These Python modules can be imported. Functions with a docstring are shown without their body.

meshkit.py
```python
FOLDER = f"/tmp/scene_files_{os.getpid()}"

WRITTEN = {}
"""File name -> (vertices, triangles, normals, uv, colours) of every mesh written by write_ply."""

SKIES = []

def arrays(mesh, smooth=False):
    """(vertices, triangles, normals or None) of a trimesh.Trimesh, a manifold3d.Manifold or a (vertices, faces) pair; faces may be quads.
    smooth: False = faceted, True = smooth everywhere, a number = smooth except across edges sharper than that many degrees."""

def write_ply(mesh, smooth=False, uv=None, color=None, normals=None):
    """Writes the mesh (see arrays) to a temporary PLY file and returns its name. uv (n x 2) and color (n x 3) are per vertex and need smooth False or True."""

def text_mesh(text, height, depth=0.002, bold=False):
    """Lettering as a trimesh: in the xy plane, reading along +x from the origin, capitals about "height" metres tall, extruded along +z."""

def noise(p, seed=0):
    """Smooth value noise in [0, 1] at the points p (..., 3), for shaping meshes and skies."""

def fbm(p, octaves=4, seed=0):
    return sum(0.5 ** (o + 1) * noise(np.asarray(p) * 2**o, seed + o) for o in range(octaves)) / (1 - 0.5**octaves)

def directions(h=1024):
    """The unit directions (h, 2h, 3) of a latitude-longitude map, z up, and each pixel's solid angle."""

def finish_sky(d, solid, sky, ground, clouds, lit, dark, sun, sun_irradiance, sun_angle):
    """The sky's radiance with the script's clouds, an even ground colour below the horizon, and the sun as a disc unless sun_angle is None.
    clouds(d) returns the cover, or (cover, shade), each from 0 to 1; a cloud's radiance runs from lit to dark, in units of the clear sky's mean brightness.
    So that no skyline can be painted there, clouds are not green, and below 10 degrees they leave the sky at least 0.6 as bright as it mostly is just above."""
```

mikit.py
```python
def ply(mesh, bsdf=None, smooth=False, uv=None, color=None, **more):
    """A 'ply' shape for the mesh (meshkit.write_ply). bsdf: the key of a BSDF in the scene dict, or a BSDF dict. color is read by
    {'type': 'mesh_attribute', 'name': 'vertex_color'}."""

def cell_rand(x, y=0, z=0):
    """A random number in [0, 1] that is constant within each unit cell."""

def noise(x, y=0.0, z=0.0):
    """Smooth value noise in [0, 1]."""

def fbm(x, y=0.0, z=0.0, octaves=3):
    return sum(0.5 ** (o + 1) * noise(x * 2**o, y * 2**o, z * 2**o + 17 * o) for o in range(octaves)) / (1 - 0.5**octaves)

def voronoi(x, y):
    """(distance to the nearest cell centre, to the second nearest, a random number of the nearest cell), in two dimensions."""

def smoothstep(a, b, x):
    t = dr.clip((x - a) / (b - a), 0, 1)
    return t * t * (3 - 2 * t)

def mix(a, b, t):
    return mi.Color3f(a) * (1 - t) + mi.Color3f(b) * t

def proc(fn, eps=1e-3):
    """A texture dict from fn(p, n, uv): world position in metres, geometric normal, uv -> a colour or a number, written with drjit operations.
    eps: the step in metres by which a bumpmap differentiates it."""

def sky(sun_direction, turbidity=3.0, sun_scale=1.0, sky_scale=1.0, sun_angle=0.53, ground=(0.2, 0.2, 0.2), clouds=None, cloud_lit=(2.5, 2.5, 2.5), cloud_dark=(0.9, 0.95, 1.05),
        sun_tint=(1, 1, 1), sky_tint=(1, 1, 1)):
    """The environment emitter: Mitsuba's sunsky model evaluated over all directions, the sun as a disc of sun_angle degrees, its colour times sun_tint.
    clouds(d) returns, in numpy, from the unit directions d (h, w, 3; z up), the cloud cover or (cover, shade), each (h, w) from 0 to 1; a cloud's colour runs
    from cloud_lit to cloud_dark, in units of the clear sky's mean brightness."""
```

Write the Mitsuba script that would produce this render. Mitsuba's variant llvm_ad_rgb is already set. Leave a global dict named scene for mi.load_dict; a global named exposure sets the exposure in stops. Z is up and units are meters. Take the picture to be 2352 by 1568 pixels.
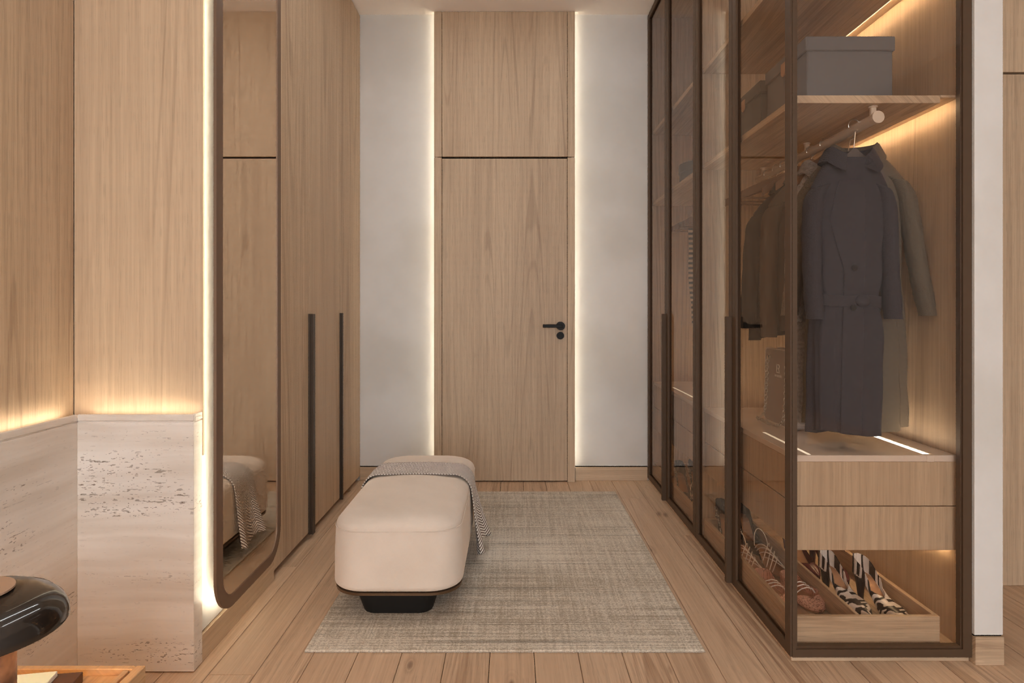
import math, random
import numpy as np, trimesh, shapely
import shapely.geometry as sg
import mitsuba as mi
import drjit as dr
import mikit, meshkit
from mikit import noise, fbm, voronoi, cell_rand, smoothstep, mix, proc
T = mi.ScalarTransform4f
rng = random.Random(7)
scene, labels = {}, {}

# ------------------------------------------------------------------ camera, light, exposure
F, CH = 1532.0, 1.113          # focal length in pixels of a 2352 px wide frame, eye height
exposure = 0.0
scene['camera'] = {'type': 'perspective', 'fov': math.degrees(2 * math.atan(1176 / F)), 'fov_axis': 'x',
                   'to_world': T().look_at(origin=[0, 0, CH], target=[0, 1, CH], up=[0, 0, 1]),
                   'principal_point_offset_y': 78.0 / 1568, 'near_clip': 0.05, 'far_clip': 60.0}
WINDOW = [5.7, 6.05, 6.4]        # daylight in the bedroom window behind the camera
FILL = [17.0, 17.2, 17.2]         # added fill strips on the unseen ceiling, brightening floor and passage
HALO = [13.5, 12.0, 8.9]         # strip behind the mirror
DOORLED = [11.0, 9.6, 7.2]       # strips beside the door
LEDGE = [21.0, 18.6, 14.3]        # strip on the stone ledge
CABLED = [33.0, 24.5, 14.5]           # strips in the glass wardrobe
TOPLED = [22.0, 18.5, 13.5]           # strip let into the wardrobe's stone top
BULB = [85.0, 42.0, 14.5]

# ------------------------------------------------------------------ helpers
def num(base):
    taken = lambda k: k in scene or k in labels or any(s.startswith(k + '__') for s in scene)
    if not taken(base): return base
    i = 1
    while taken(f'{base}_{i:03d}'): i += 1
    return f'{base}_{i:03d}'
def tag(key, label=None, cat=None, group=None, kind=None):
    d = labels.setdefault(key, {})
    for k, v in (('label', label), ('category', cat), ('group', group), ('kind', kind)):
        if v: d[k] = v
    return key
def thing(name, label, cat=None, group=None, kind=None):
    return tag(num(name), label, cat, group, kind)
def obj(name, mesh, mat, parent=None, smooth=30, uv=None, label=None, cat=None, group=None, kind=None, xf=None, **more):
    key = num((parent + '__' if parent else '') + name)
    if xf is not None: more['to_world'] = T(np.asarray(xf).tolist())
    if uv is None:
        scene[key] = mikit.ply(mesh, mat, smooth, **more)
    else:
        m = mesh if isinstance(mesh, trimesh.Trimesh) else trimesh.Trimesh(*mesh, process=False)
        if np.ndim(uv) == 1: uv = np.tile(np.asarray(uv, float), (len(m.vertices), 1))
        scene[key] = mikit.ply(m, mat, bool(smooth) if smooth in (True, False) else False, uv=uv, **more)
    if label or cat or group or kind: tag(key, label, cat, group, kind)
    return key
def seed(): return (rng.random(), rng.random())
def box(x0, x1, y0, y1, z0, z1, b=0.0015):
    b = min(b, (x1-x0)/2.2, (y1-y0)/2.2, (z1-z0)/2.2)
    if b <= 0: return trimesh.creation.box(bounds=[[x0, y0, z0], [x1, y1, z1]])
    pts = []
    for sx in (0, 1):
        for sy in (0, 1):
            for sz in (0, 1):
                c = np.array([(x0, x1)[sx], (y0, y1)[sy], (z0, z1)[sz]]); d = np.array([1-2*sx, 1-2*sy, 1-2*sz]) * b
                for k in range(3):
                    q = c + d; q[k] = c[k]; pts.append(q)
    return trimesh.convex.convex_hull(np.array(pts))
def cat(*ms): return trimesh.util.concatenate(list(ms))
def grid_mesh(P, closed_u=False, closed_v=False):
    P = np.asarray(P, float); n, m = P.shape[:2]; f = []
    for i in range(n if closed_v else n-1):
        for j in range(m if closed_u else m-1):
            a, b = i*m+j, i*m+(j+1) % m; c, d = ((i+1) % n)*m+j, ((i+1) % n)*m+(j+1) % m
            f += [[a, b, d], [a, d, c]]
    return P.reshape(-1, 3), np.array(f)
def tm(vf): return trimesh.Trimesh(vf[0], vf[1], process=False)
def tube(path, r, n=8, caps=True, flat=None):
    p = np.asarray(path, float); r = np.broadcast_to(np.asarray(r, float), len(p))
    t = np.gradient(p, axis=0); t /= np.linalg.norm(t, axis=1, keepdims=True) + 1e-12
    up = np.array([0, 0, 1.0]) if abs(t[0][2]) < .9 else np.array([0, 1.0, 0])
    u = np.cross(t[0], up); u /= np.linalg.norm(u); rows = []
    for i in range(len(p)):
        u = u - t[i] * (u @ t[i]); u /= np.linalg.norm(u); w = np.cross(t[i], u)
        a = np.linspace(0, 2*np.pi, n, endpoint=False)
        rows.append(p[i] + r[i] * (np.cos(a)[:, None]*u + np.sin(a)[:, None]*w))
    v, f = grid_mesh(rows, closed_u=True)
    if caps:
        v = np.vstack([v, p[0], p[-1]]); k = len(v); L = (len(p)-1)*n
        f = np.vstack([f, [[k-2, (j+1) % n, j] for j in range(n)], [[k-1, L+j, L+(j+1) % n] for j in range(n)]])
    m = trimesh.Trimesh(v, f, process=False)
    if len(p) < 400: m.fix_normals()
    return m
def lathe(prof, n=48):
    a = np.linspace(0, 2*np.pi, n, endpoint=False)
    rows = [[(r*math.cos(x), r*math.sin(x), z) for x in a] for r, z in prof]
    m = tm(grid_mesh(rows, closed_u=True)); m.merge_vertices(); m.update_faces(m.nondegenerate_faces()); m.fix_normals(); return m
def extr(poly, d): return trimesh.creation.extrude_polygon(poly, d, engine='earcut')
def rrect(x0, x1, y0, y1, r, n=10):
    return sg.box(x0+r, y0+r, x1-r, y1-r).buffer(r, quad_segs=n)
def M4(x=0, y=0, z=0, rz=0, rx=0, s=1):
    m = trimesh.transformations.rotation_matrix(math.radians(rz), [0, 0, 1]) @ trimesh.transformations.rotation_matrix(math.radians(rx), [1, 0, 0])
    m[:3, :3] *= s; m[:3, 3] = [x, y, z]; return m
def basis(ex, ey, ez, o):
    m = np.eye(4); m[:3, 0], m[:3, 1], m[:3, 2], m[:3, 3] = ex, ey, ez, o; return m

# ------------------------------------------------------------------ materials
def mat(name, d): scene[name] = d; return name
def pr(name, color, rough=.5, spec=.4, **k):
    c = {'type': 'rgb', 'value': list(color)} if isinstance(color, (tuple, list)) else color
    return mat(name, {'type': 'twosided', 'b': {'type': 'principled', 'base_color': c, 'roughness': rough, 'specular': spec, **k}})
def oak(along, across, uv, light, dark, ringk=.30):
    s = uv.x * 13.7 + uv.y * 5.1
    c, a = across + s, along + uv.y * 9.0
    w = fbm(c*6.0, a*.5, s, 3)
    q = c / .27 + .8*noise(c*2.3, s)
    v = .085*(1.0 - dr.cos(q*6.2832)) + a*.075 + w*.17 + noise(c*34.0, a*2.4, s)*.007
    ring = smoothstep(.55, .80, noise(v*70.0, s)) * smoothstep(.35, .7, noise(c*16.0, a*1.3, s+1.0))
    tone = fbm(c*8.0, a*.25, s+4.0, 3)
    streak = noise(c*120.0, a*1.6, s+6.0)
    fine = noise(c*300.0, a*6.0, s)
    pore = smoothstep(.58, .86, noise(c*560.0, a*22.0, s+2.0))
    t = .22 + ringk*ring + .55*(tone-.5) + .34*(streak-.5) + .34*(fine-.5)
    return mix(light, dark, dr.clip(t, 0, 1)) * (1.0 - .12*pore) * (.955 + .09*uv.x)
OL, OD = (.535, .392, .260), (.275, .173, .104)
def oakmat(name, al, ac, light=OL, dark=OD, rough=.5, ringk=.3):
    fn = {'z': lambda p: p.z, 'y': lambda p: p.y, 'x': lambda p: p.x}[al]
    return pr(name, proc(lambda p, n, uv: oak(fn(p), ac(p), uv, light, dark, ringk)), rough, .35)
oakmat('oak_upright', 'z', lambda p: p.x + p.y)
def floor_fn(p, n, uv):
    col = oak(p.y, p.x + p.z*.5, uv, (.580, .412, .275), (.300, .180, .105), .45)
    ex, ey = p.x + .02*noise(p.y*9.0, uv.x*50.0), p.y
    a, b, c = voronoi(ex/.21 + uv.x*9.0, ey/.62 + uv.y*7.0)
    k = smoothstep(.17, .03, a) * smoothstep(.66, .70, c)
    core = smoothstep(.065, .015, a) * smoothstep(.66, .70, c)
    return mix(mix(col, (.25, .14, .08), .55*k*noise(a*60.0, uv.x*9.0)), (.13, .07, .04), .5*core)
pr('oak_floor', proc(floor_fn), .42, .35)
oakmat('oak_long', 'y', lambda p: p.x + p.z)
oakmat('oak_cross', 'x', lambda p: p.y + p.z)
oakmat('oak_table', 'y', lambda p: p.x + p.z, (.56, .36, .19), (.36, .20, .09))
def plaster_fn(p, n, uv):
    f = fbm(p.x*2.6+p.y*2.6, p.z*2.6, 3.0, 4)
    return mix((.585, .555, .510), (.650, .625, .590), smoothstep(.28, .72, f))
pr('plaster', proc(plaster_fn), .75, .2)
pr('paint', (.85, .78, .705), .8, .2)
pr('taupe_paint', (.34, .31, .28), .8, .2)
pr('white_paint', (.66, .63, .59), .7, .2)
def trav_fn(p, n, uv):
    u, z = p.x + p.y*1.0 + uv.x*3.1, p.z
    warp = fbm(u*2.2, z*3.0, 1.0, 3) * .10 + .03*u
    band = fbm(u*1.2, (z+warp)*26.0, 5.0, 4)
    cloud = fbm(u*3.0, (z+warp)*9.0, 9.0, 3)
    col = mix((.600, .520, .440), (.780, .720, .650), smoothstep(.25, .75, band*.6+cloud*.4))
    clus = smoothstep(.52, .70, fbm(u*2.6, (z+warp*.5)*11.0, 21.0, 3))
    n1 = noise(u*190.0, z*520.0, 2.0)*.55 + noise(u*70.0, z*300.0, 7.0)*.45
    pit = smoothstep(.79, .83, n1 + .070*clus)
    big = smoothstep(.90, .915, noise(u*30.0, z*190.0, 11.0) + .05*clus) * smoothstep(.35, .5, noise(u*120.0, z*420.0, 4.0))
    return mix(col, (.17, .12, .085), dr.clip(.60*pit*(.15+clus) + .75*big*(.15+.7*clus), 0, 1))
pr('travertine', proc(trav_fn), .38, .4)
pr('bronze', (.060, .042, .030), .36, .4, metallic=.4)
pr('bronze_frame', (.078, .047, .027), .5, .22)
pr('bronze_light_frame', (.165, .104, .068), .45, .5, metallic=.3)
pr('bronze_light', (.13, .082, .048), .32, .5, metallic=.7)
pr('black_metal', (.013, .012, .011), .55, .2)
pr('black_gap', (.008, .007, .006), .8, .1)
pr('chrome', (.80, .77, .72), .14, .5, metallic=1.0)
mat('mirror', {'type': 'conductor', 'material': 'none', 'specular_reflectance': {'type': 'rgb', 'value': [.92, .85, .77]}})
mat('door_glass', {'type': 'thindielectric', 'int_ior': 1.5, 'specular_reflectance': {'type': 'rgb', 'value': [.50, .47, .45]}, 'specular_transmittance': {'type': 'rgb', 'value': [.87, .78, .69]}})
mat('end_glass', {'type': 'thindielectric', 'int_ior': 1.5, 'specular_reflectance': {'type': 'rgb', 'value': [.6, .6, .6]}, 'specular_transmittance': {'type': 'rgb', 'value': [.94, .905, .87]}})
pr('seat_fabric', proc(lambda p, n, uv: mix((.60, .515, .43), (.70, .61, .52), fbm(p.x*9+p.y*5, p.z*9+p.y*7, 2.0, 4)*.8 + .2*noise(p.x*420, p.y*420, p.z*420))), .85, .15, sheen=.5)
def rug_fn(p, n, uv):
    x, y = p.x, p.y
    streak = noise(x*1.6, y*170.0, 1.0)*.5 + noise(x*4.0, y*340.0, 2.0)*.5
    line = smoothstep(.74, .90, noise(x*1.1, y*230.0, 5.0)) * smoothstep(.25, .6, noise(x*4.0, y*60.0, 3.0))
    cross = noise(x*190.0, y*7.0, 8.0)
    fleck = noise(x*360.0, y*360.0, 4.0)*.6 + noise(x*150.0, y*420.0, 9.0)*.4
    patch = fbm(x*1.3, y*3.0, 6.0, 3)
    v = .42*(streak-.5) + .20*(cross-.5) + .62*(fleck-.5) + .38*(patch-.5) + .5
    return mix((.36, .300, .225), (.78, .71, .600), smoothstep(.14, .86, v)) * (1.0 - .45*line)
scene['rug_pile'] = {'type': 'twosided', 'b': {'type': 'bumpmap', 'scale': .5, 'arbitrary': proc(lambda p, n, uv: .004*noise(p.x*380., p.y*380., 1.)+.003*noise(p.x*60., p.y*420., 2.), 8e-4),
                     'b': {'type': 'diffuse', 'reflectance': proc(rug_fn)}}}
def herring_fn(p, n, uv):
    col = uv.x / .027
    k = dr.floor(col); fr = col - k
    up = dr.select(dr.floor(k*.5)*2.0 == k, fr, 1.0-fr)
    s = uv.y/.0125 + up*2.0
    s = s - dr.floor(s)
    on = smoothstep(.40, .50, s) * (1.0 - smoothstep(.90, 1.0, s))
    return mix((.78, .73, .67), (.125, .085, .062), on*.95) * (.9 + .2*noise(p.x*500., p.y*500., p.z*500.))
pr('throw_fabric', proc(herring_fn), .9, .1)
def tweed(name, a, b):
    def fn(p, n, uv):
        u, z = (p.x*1.0 + p.y*.6), p.z
        k = dr.floor(u/.0085); fr = u/.0085 - k
        up = dr.select(dr.floor(k*.5)*2.0 == k, fr, 1.0-fr)
        s = z/.0036 + up*1.8; s = s - dr.floor(s)
        v = .55*smoothstep(.3, .7, s) + .45*noise(p.x*420., p.y*420., p.z*420.)
        return mix(a, b, v)
    pr(name, proc(fn), .95, .08, sheen=.3)
tweed('wool_slate', (.022, .019, .023), (.074, .066, .073))
tweed('wool_taupe', (.070, .056, .040), (.180, .148, .112))
pr('wool_pale', proc(lambda p, n, uv: mix((.15, .125, .108), (.42, .37, .33), .5*noise(p.x*420., p.y*420., p.z*420.)+.5*noise(p.x*170., p.y*170., p.z*130.))), .95, .08)
pr('suit_black', (.030, .025, .021), .8, .1)
pr('suit_brown', (.085, .062, .045), .8, .1)
pr('hanger_wood', (.20, .105, .055), .4, .4)
pr('hanger_dark', (.11, .085, .075), .45, .4)
pr('rail_beige', (.62, .50, .39), .4, .4)
pr('box_grey', (.135, .122, .118), .7, .2)
pr('box_dark', (.085, .075, .065), .7, .2)
pr('leather_tan', (.36, .20, .115), .5, .3)
pr('stone_top', proc(lambda p, n, uv: mix((.62, .505, .41), (.70, .585, .49), fbm(p.x*5, p.y*5, 1.0, 4))), .05, .6)
def zebra_fn(p, n, uv):
    w = fbm(uv.x*4.0, uv.y*3.0, 3.0, 3)
    s = noise(uv.x*34.0 + w*7.0, uv.y*4.0 + w*2.5, 1.0)
    return mix((.018, .013, .011), (.80, .73, .66), smoothstep(.475, .525, s))
pr('zebra_leather', proc(zebra_fn), .35, .4)
def snake_fn(p, n, uv):
    a, b, c = voronoi(uv.x*26.0, uv.y*17.0)
    return mix((.30, .135, .085), (.66, .38, .27), smoothstep(.02, .16, b-a))
pr('snake_leather', proc(snake_fn), .4, .4)
pr('burgundy', (.075, .014, .020), .3, .5)
pr('black_leather', (.017, .013, .012), .4, .4)
pr('insole_tan', (.44, .24, .13), .55, .3)
pr('silver_bead', (.70, .68, .66), .25, .5, metallic=.85)
pr('cord_white', (.78, .70, .62), .5, .4)
pr('bag_vinyl', (.37, .315, .290), .22, .5)
pr('bag_edge', (.66, .59, .53), .3, .5)
pr('print_white', (.78, .74, .70), .5, .3)
pr('lamp_gloss', (.012, .008, .006), .06, .6, clearcoat=1.0, clearcoat_gloss=.95)
pr('lamp_disc', (.42, .27, .18), .35, .4)
pr('lamp_stone', proc(lambda p, n, uv: mix((.06, .03, .018), (.30, .17, .10), smoothstep(.3, .75, fbm(p.x*28, p.y*28, p.z*28, 4)))), .3, .5)
pr('book_cream', (.86, .80, .70), .6, .3)
pr('book_brown', (.055, .030, .020), .5, .3)
pr('paper', (.80, .75, .66), .9, .1)
pr('curtain', (.7, .66, .6), .9, .1)
pr('stripe', proc(lambda p, n, uv: mix((.62, .50, .36), (.05, .04, .03), smoothstep(.45, .55, (p.z/.028) - dr.floor(p.z/.028)))), .8, .1)
def light(rgb): return {'type': 'area', 'radiance': {'type': 'rgb', 'value': list(rgb)}}

# ------------------------------------------------------------------ room shell
BACK, CEIL, WX = 4.30, 3.0, -.979
fl = obj('floor', box(-1.5, 3.3, -3.4, 4.42, -.06, -.0125, 0), 'black_gap', kind='structure', label='oak plank floor')
PW = .1418
for k in range(-10, 24):
    x0 = .0709 - PW + PW*k; x1 = x0 + PW
    if x1 < -1.37 or x0 > 3.2: continue
    end = 2.06 if x1 < -1.0 else (4.30 if x1 < 1.60 else 2.69)
    cuts = [-3.3]; y = -3.3 + rng.uniform(.4, 1.9)
    while y < end - .25: cuts.append(y); y += rng.uniform(1.25, 2.0)
    cuts.append(end)
    for a, b in zip(cuts[:-1], cuts[1:]):
        obj('plank', box(max(x0, -1.37)+.0009, x1-.0009, a+.0008, b-.0008, -.0125, 0, .0012), 'oak_floor', fl, smooth=False, uv=seed())
obj('ceiling', box(-1.6, 3.3, -3.4, 4.42, CEIL, CEIL+.06, 0), 'paint', kind='structure', label='plain beige ceiling')
obj('wall_back', box(-1.6, 1.54, BACK, BACK+.12, 0, CEIL, 0), 'plaster', kind='structure', label='cream plaster wall at the end of the passage')
for n_, (a, b) in enumerate(((-.9785, -.505), (.407, .872))):
    obj(f'baseboard_back', box(a, b, BACK-.011, BACK, 0, .087), 'oak_cross', kind='structure', uv=seed(), smooth=False, label='low oak baseboard on the back wall')
    obj(f'trim_{n_+1}', box(a, b, BACK-.003, BACK, .087, .0925, 0), 'black_gap', kind='structure', label='black shadow gap above the baseboard')
# door with its full-height oak surround
D = thing('door_1', 'full height oak door with black lever handle between two glowing strips', kind='structure')
FY = 4.250
def wp(px, Y): return (px-1176)*Y/F
def wz(py, Y): return CH-(py-706)*Y/F
jl0, jl1, jr0, jr1 = wp(997, FY), wp(1015, FY), wp(1303, FY), wp(1320.5, FY)
zs = wz(360, FY)
for a, b in ((jl0, jl1-.0015), (jr0+.0015, jr1)):
    obj('jamb', box(a, b, FY, FY+.011, .0, zs-.004), 'oak_upright', D, smooth=False, uv=seed())
    obj('upper_jamb', box(a, b, FY, FY+.011, zs, CEIL-.001), 'oak_upright', D, smooth=False, uv=seed())
obj('leaf', box(jl1+.0008, jr0-.0008, FY+.004, FY+.028, .008, zs-.010), 'oak_upright', D, smooth=False, uv=seed())
obj('upper_panel', box(jl1+.0008, jr0-.0008, FY+.002, FY+.028, zs+.002, CEIL-.001), 'oak_upright', D, smooth=False, uv=seed())
obj('backing', box(jl0+.02, jr1-.02, FY+.028, FY+.046, 0, CEIL-.001, 0), 'black_gap', D)
hx, hz = wp(1287, FY), wz(748, FY)
disc = lambda r, h, n=32: trimesh.creation.cylinder(r, h, sections=n)
R90 = trimesh.transformations.rotation_matrix(math.pi/2, [1, 0, 0])
def ydisc(r, h, x, y, z, n=32):
    m = disc(r, h, n); m.apply_transform(R90); m.apply_translation([x, y, z]); return m
h = obj('handle', cat(ydisc(.0265, .010, hx, FY-.002, hz), ydisc(.0115, .05, hx, FY-.028, hz)), 'black_metal', D, label='black lever handle')
obj('lever', cat(box(wp(1247, FY-.05), hx+.010, FY-.061, FY-.045, hz-.0105, hz+.0105, .003), ydisc(.026, .012, hx, FY-.052, hz)), 'black_metal', h)
hz2 = wz(770.5, FY)
lk = obj('lock_rosette', ydisc(.0238, .010, hx, FY-.002, hz2), 'black_metal', D, label='round black lock rosette')
obj('thumb_turn', ydisc(.011, .012, hx+.0015, FY-.010, hz2), 'black_metal', lk)
for x, s in ((jl0, -1), (jr1, 1)):
    a_, b_ = (x - s*.004, FY+.0125), (x - s*.0092, FY+.0233)
    q = np.array([[a_[0], a_[1], .095], [b_[0], b_[1], .095], [b_[0], b_[1], CEIL-.004], [a_[0], a_[1], CEIL-.004]])
    obj('light_strip', tm((q, np.array([[0, 1, 2], [0, 2, 3]])[:, ::1 if s > 0 else -1])), 'white_paint', D, smooth=False, emitter=light(DOORLED), label='glowing light strip behind the oak jamb')
# left: oak head wall, frontal oak panel, white wall behind the mirror
PY, SY, SX, HX = 2.089, 2.032, -1.325, -1.372
wl = obj('wall_left', box(-1.5, HX-.012, -3.3, 2.10, 0, CEIL, 0), 'white_paint', kind='structure', label='oak clad head wall on the left')
obj('oak_panel', box(HX-.012, HX, -3.3, .9-.0008, .3, CEIL-.001), 'oak_upright', wl, smooth=False, uv=seed())
obj('oak_panel', box(HX-.012, HX, .9, PY-.0008, .3, CEIL-.001), 'oak_upright', wl, smooth=False, uv=(.02, .37))
wr = obj('wall_return', box(-1.6, WX, 2.101, 2.722, .092, CEIL, 0), 'white_paint', kind='structure', label='short white wall behind the tall mirror')
obj('oak_panel', box(HX, -.967, PY, 2.101, .65, CEIL-.001), 'oak_upright', wr, smooth=False, uv=(.62, .81))
obj('baseboard_left', box(-1.6, -.971, 2.0895, 2.722, 0, .087), 'oak_long', kind='structure', smooth=False, uv=seed(), label='oak baseboard under the tall mirror')
obj('trim_3', box(-1.6, WX-.004, 2.104, 2.722, .087, .092, 0), 'black_gap', kind='structure', label='black shadow gap above the baseboard under the mirror')
# travertine wainscot
W = thing('stone_wainscot', 'chest high travertine wainscot with a stepped cap below the oak panels', kind='structure')
z1, g0, g1 = .787, .7625, .7665
fx0, fx1 = SX, -.9696
obj('slab', box(fx0, fx1, SY, PY-.0005, 0.004, g0, .001), 'travertine', W, smooth=False, uv=(.1, 0))
obj('slab', box(HX, SX, -.6, PY-.0005, 0.004, g0, .001), 'travertine', W, smooth=False, uv=(.5, 0))
for (a, b, c, d, L) in ((fx0, fx1, SY, PY-.0005, (.004, .0, .0)), (HX, SX, -.6, PY-.0005, None)):
    obj('groove', box(a, b-(.005 if L is None else .004), c+(0 if L is None else .005), d, g0, g1, 0), 'travertine', W, smooth=False, uv=(.3, 0))
# cap: a front lip, a channel for the light strip behind it, a lower shelf up to the oak
zc = z1-.010
obj('cap', cat(box(fx0, fx1, SY, SY+.011, g1, z1, .002), box(fx0, fx1, SY+.011, PY-.0005, g1, zc, 0), box(fx1-.010, fx1, SY+.011, PY-.0005, zc, z1, .001)), 'travertine', W, smooth=False, uv=(.7, 0))
obj('cap', cat(box(SX-.010, SX, -.6, SY-.0005, g1, z1, .002), box(HX+.0005, SX-.010, -.6, SY-.0005, g1, zc, 0), box(HX+.0005, SX, SY-.0005, PY-.0005, g1, zc, 0)), 'travertine', W, smooth=False, uv=(.8, 0))
obj('light_strip', box(fx0+.006, fx1-.014, SY+.013, SY+.025, zc+.0002, zc+.002, 0), 'white_paint', W, smooth=False, emitter=light(LEDGE), label='glowing light strip along the ledge')
obj('light_strip', box(SX-.024, SX-.012, -.5, SY+.010, zc+.0002, zc+.002, 0), 'white_paint', W, smooth=False, emitter=light(LEDGE), label='glowing light strip along the ledge')
# right: white partition end, oak door wall beyond
PX0, PX1 = 1.442, 1.5305
obj('wall_right', box(PX0, PX1, 2.080, BACK, .0925, CEIL, 0), 'plaster', kind='structure', label='white partition wall beside the glass wardrobe')
obj('baseboard_right', box(PX0, PX1+.001, 2.074, BACK, 0, .088), 'oak_cross', kind='structure', smooth=False, uv=seed(), label='oak baseboard of the white partition')
obj('trim_4', box(PX0, PX1-.003, 2.083, BACK, .088, .0925, 0), 'black_gap', kind='structure', label='black shadow gap above the partition baseboard')
D2 = thing('door_2', 'tall oak door and panel seen past the white partition', kind='structure')
Y2 = 2.668; zg = wz(167, Y2)
obj('leaf', box(PX1, 2.62, Y2, Y2+.03, .001, zg-.006), 'oak_upright', D2, smooth=False, uv=seed())
obj('upper_panel', box(PX1, 2.62, Y2, Y2+.03, zg+.003, CEIL-.001), 'oak_upright', D2, smooth=False, uv=seed())
obj('backing', box(PX1, 2.62, Y2+.03, Y2+.05, 0, CEIL-.001, 0), 'black_gap', D2)
obj('wall_far', box(2.62, 3.3, Y2, Y2+.1, 0, CEIL, 0), 'plaster', kind='structure', label='plaster wall beside the oak door')
obj('wall_bedroom', box(3.2, 3.3, -3.4, Y2, 0, CEIL, 0), 'taupe_paint', kind='structure', label='bedroom side wall')
wx0, wx1, wz0, wz1 = -1.25, 1.95, .15, 2.75
obj('wall_rear', cat(box(-1.5, wx0, -3.4, -3.3, 0, CEIL, 0), box(wx1, 3.3, -3.4, -3.3, 0, CEIL, 0), box(wx0, wx1, -3.4, -3.3, 0, wz0, 0), box(wx0, wx1, -3.4, -3.3, wz1, CEIL, 0)), 'plaster', kind='structure', label='rear bedroom wall with a wide window')
wn = thing('window_1', 'wide bedroom window with bright daylight', kind='structure')
obj('frame', cat(*[box(x-.025, x+.025, -3.37, -3.31, wz0, wz1) for x in np.linspace(wx0+.025, wx1-.025, 4)], box(wx0, wx1, -3.37, -3.31, wz0, wz0+.05), box(wx0, wx1, -3.37, -3.31, wz1-.05, wz1)), 'bronze_frame', wn)
pane = tm((np.array([[wx0, -3.36, wz0], [wx1, -3.36, wz0], [wx1, -3.36, wz1], [wx0, -3.36, wz1]]), np.array([[0, 2, 1], [0, 3, 2]])))
obj('pane', pane, 'white_paint', wn, smooth=False, emitter=light(WINDOW))
for i, (x, y0, y1) in enumerate(((-.36, 1.2, 3.7), (.36, 1.2, 3.7), (-.5, -2.4, .4))):  # emitters added out of view as overhead fill for rug, floor and passage
    t = thing('fill_strip', ('added unseen fill strip on the ceiling along the fitted wardrobe', 'added unseen fill strip on the ceiling along the glass wardrobe', 'added unseen fill strip on the ceiling over the bed side', 'added unseen fill strip on the ceiling on the right of the bedroom')[i], 'lamp', 'added unseen ceiling fill strips')
    obj('housing', cat(box(x-.031, x-.026, y0, y1, 2.992, 2.9995, 0), box(x+.026, x+.031, y0, y1, 2.992, 2.9995, 0), box(x-.031, x+.031, y0-.005, y0, 2.992, 2.9995, 0), box(x-.031, x+.031, y1, y1+.005, 2.992, 2.9995, 0)), 'black_metal', t)
    obj('diffuser', box(x-.0255, x+.0255, y0, y1, 2.9955, 2.9985, 0), 'white_paint', t, smooth=False, emitter=light(FILL))


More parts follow.
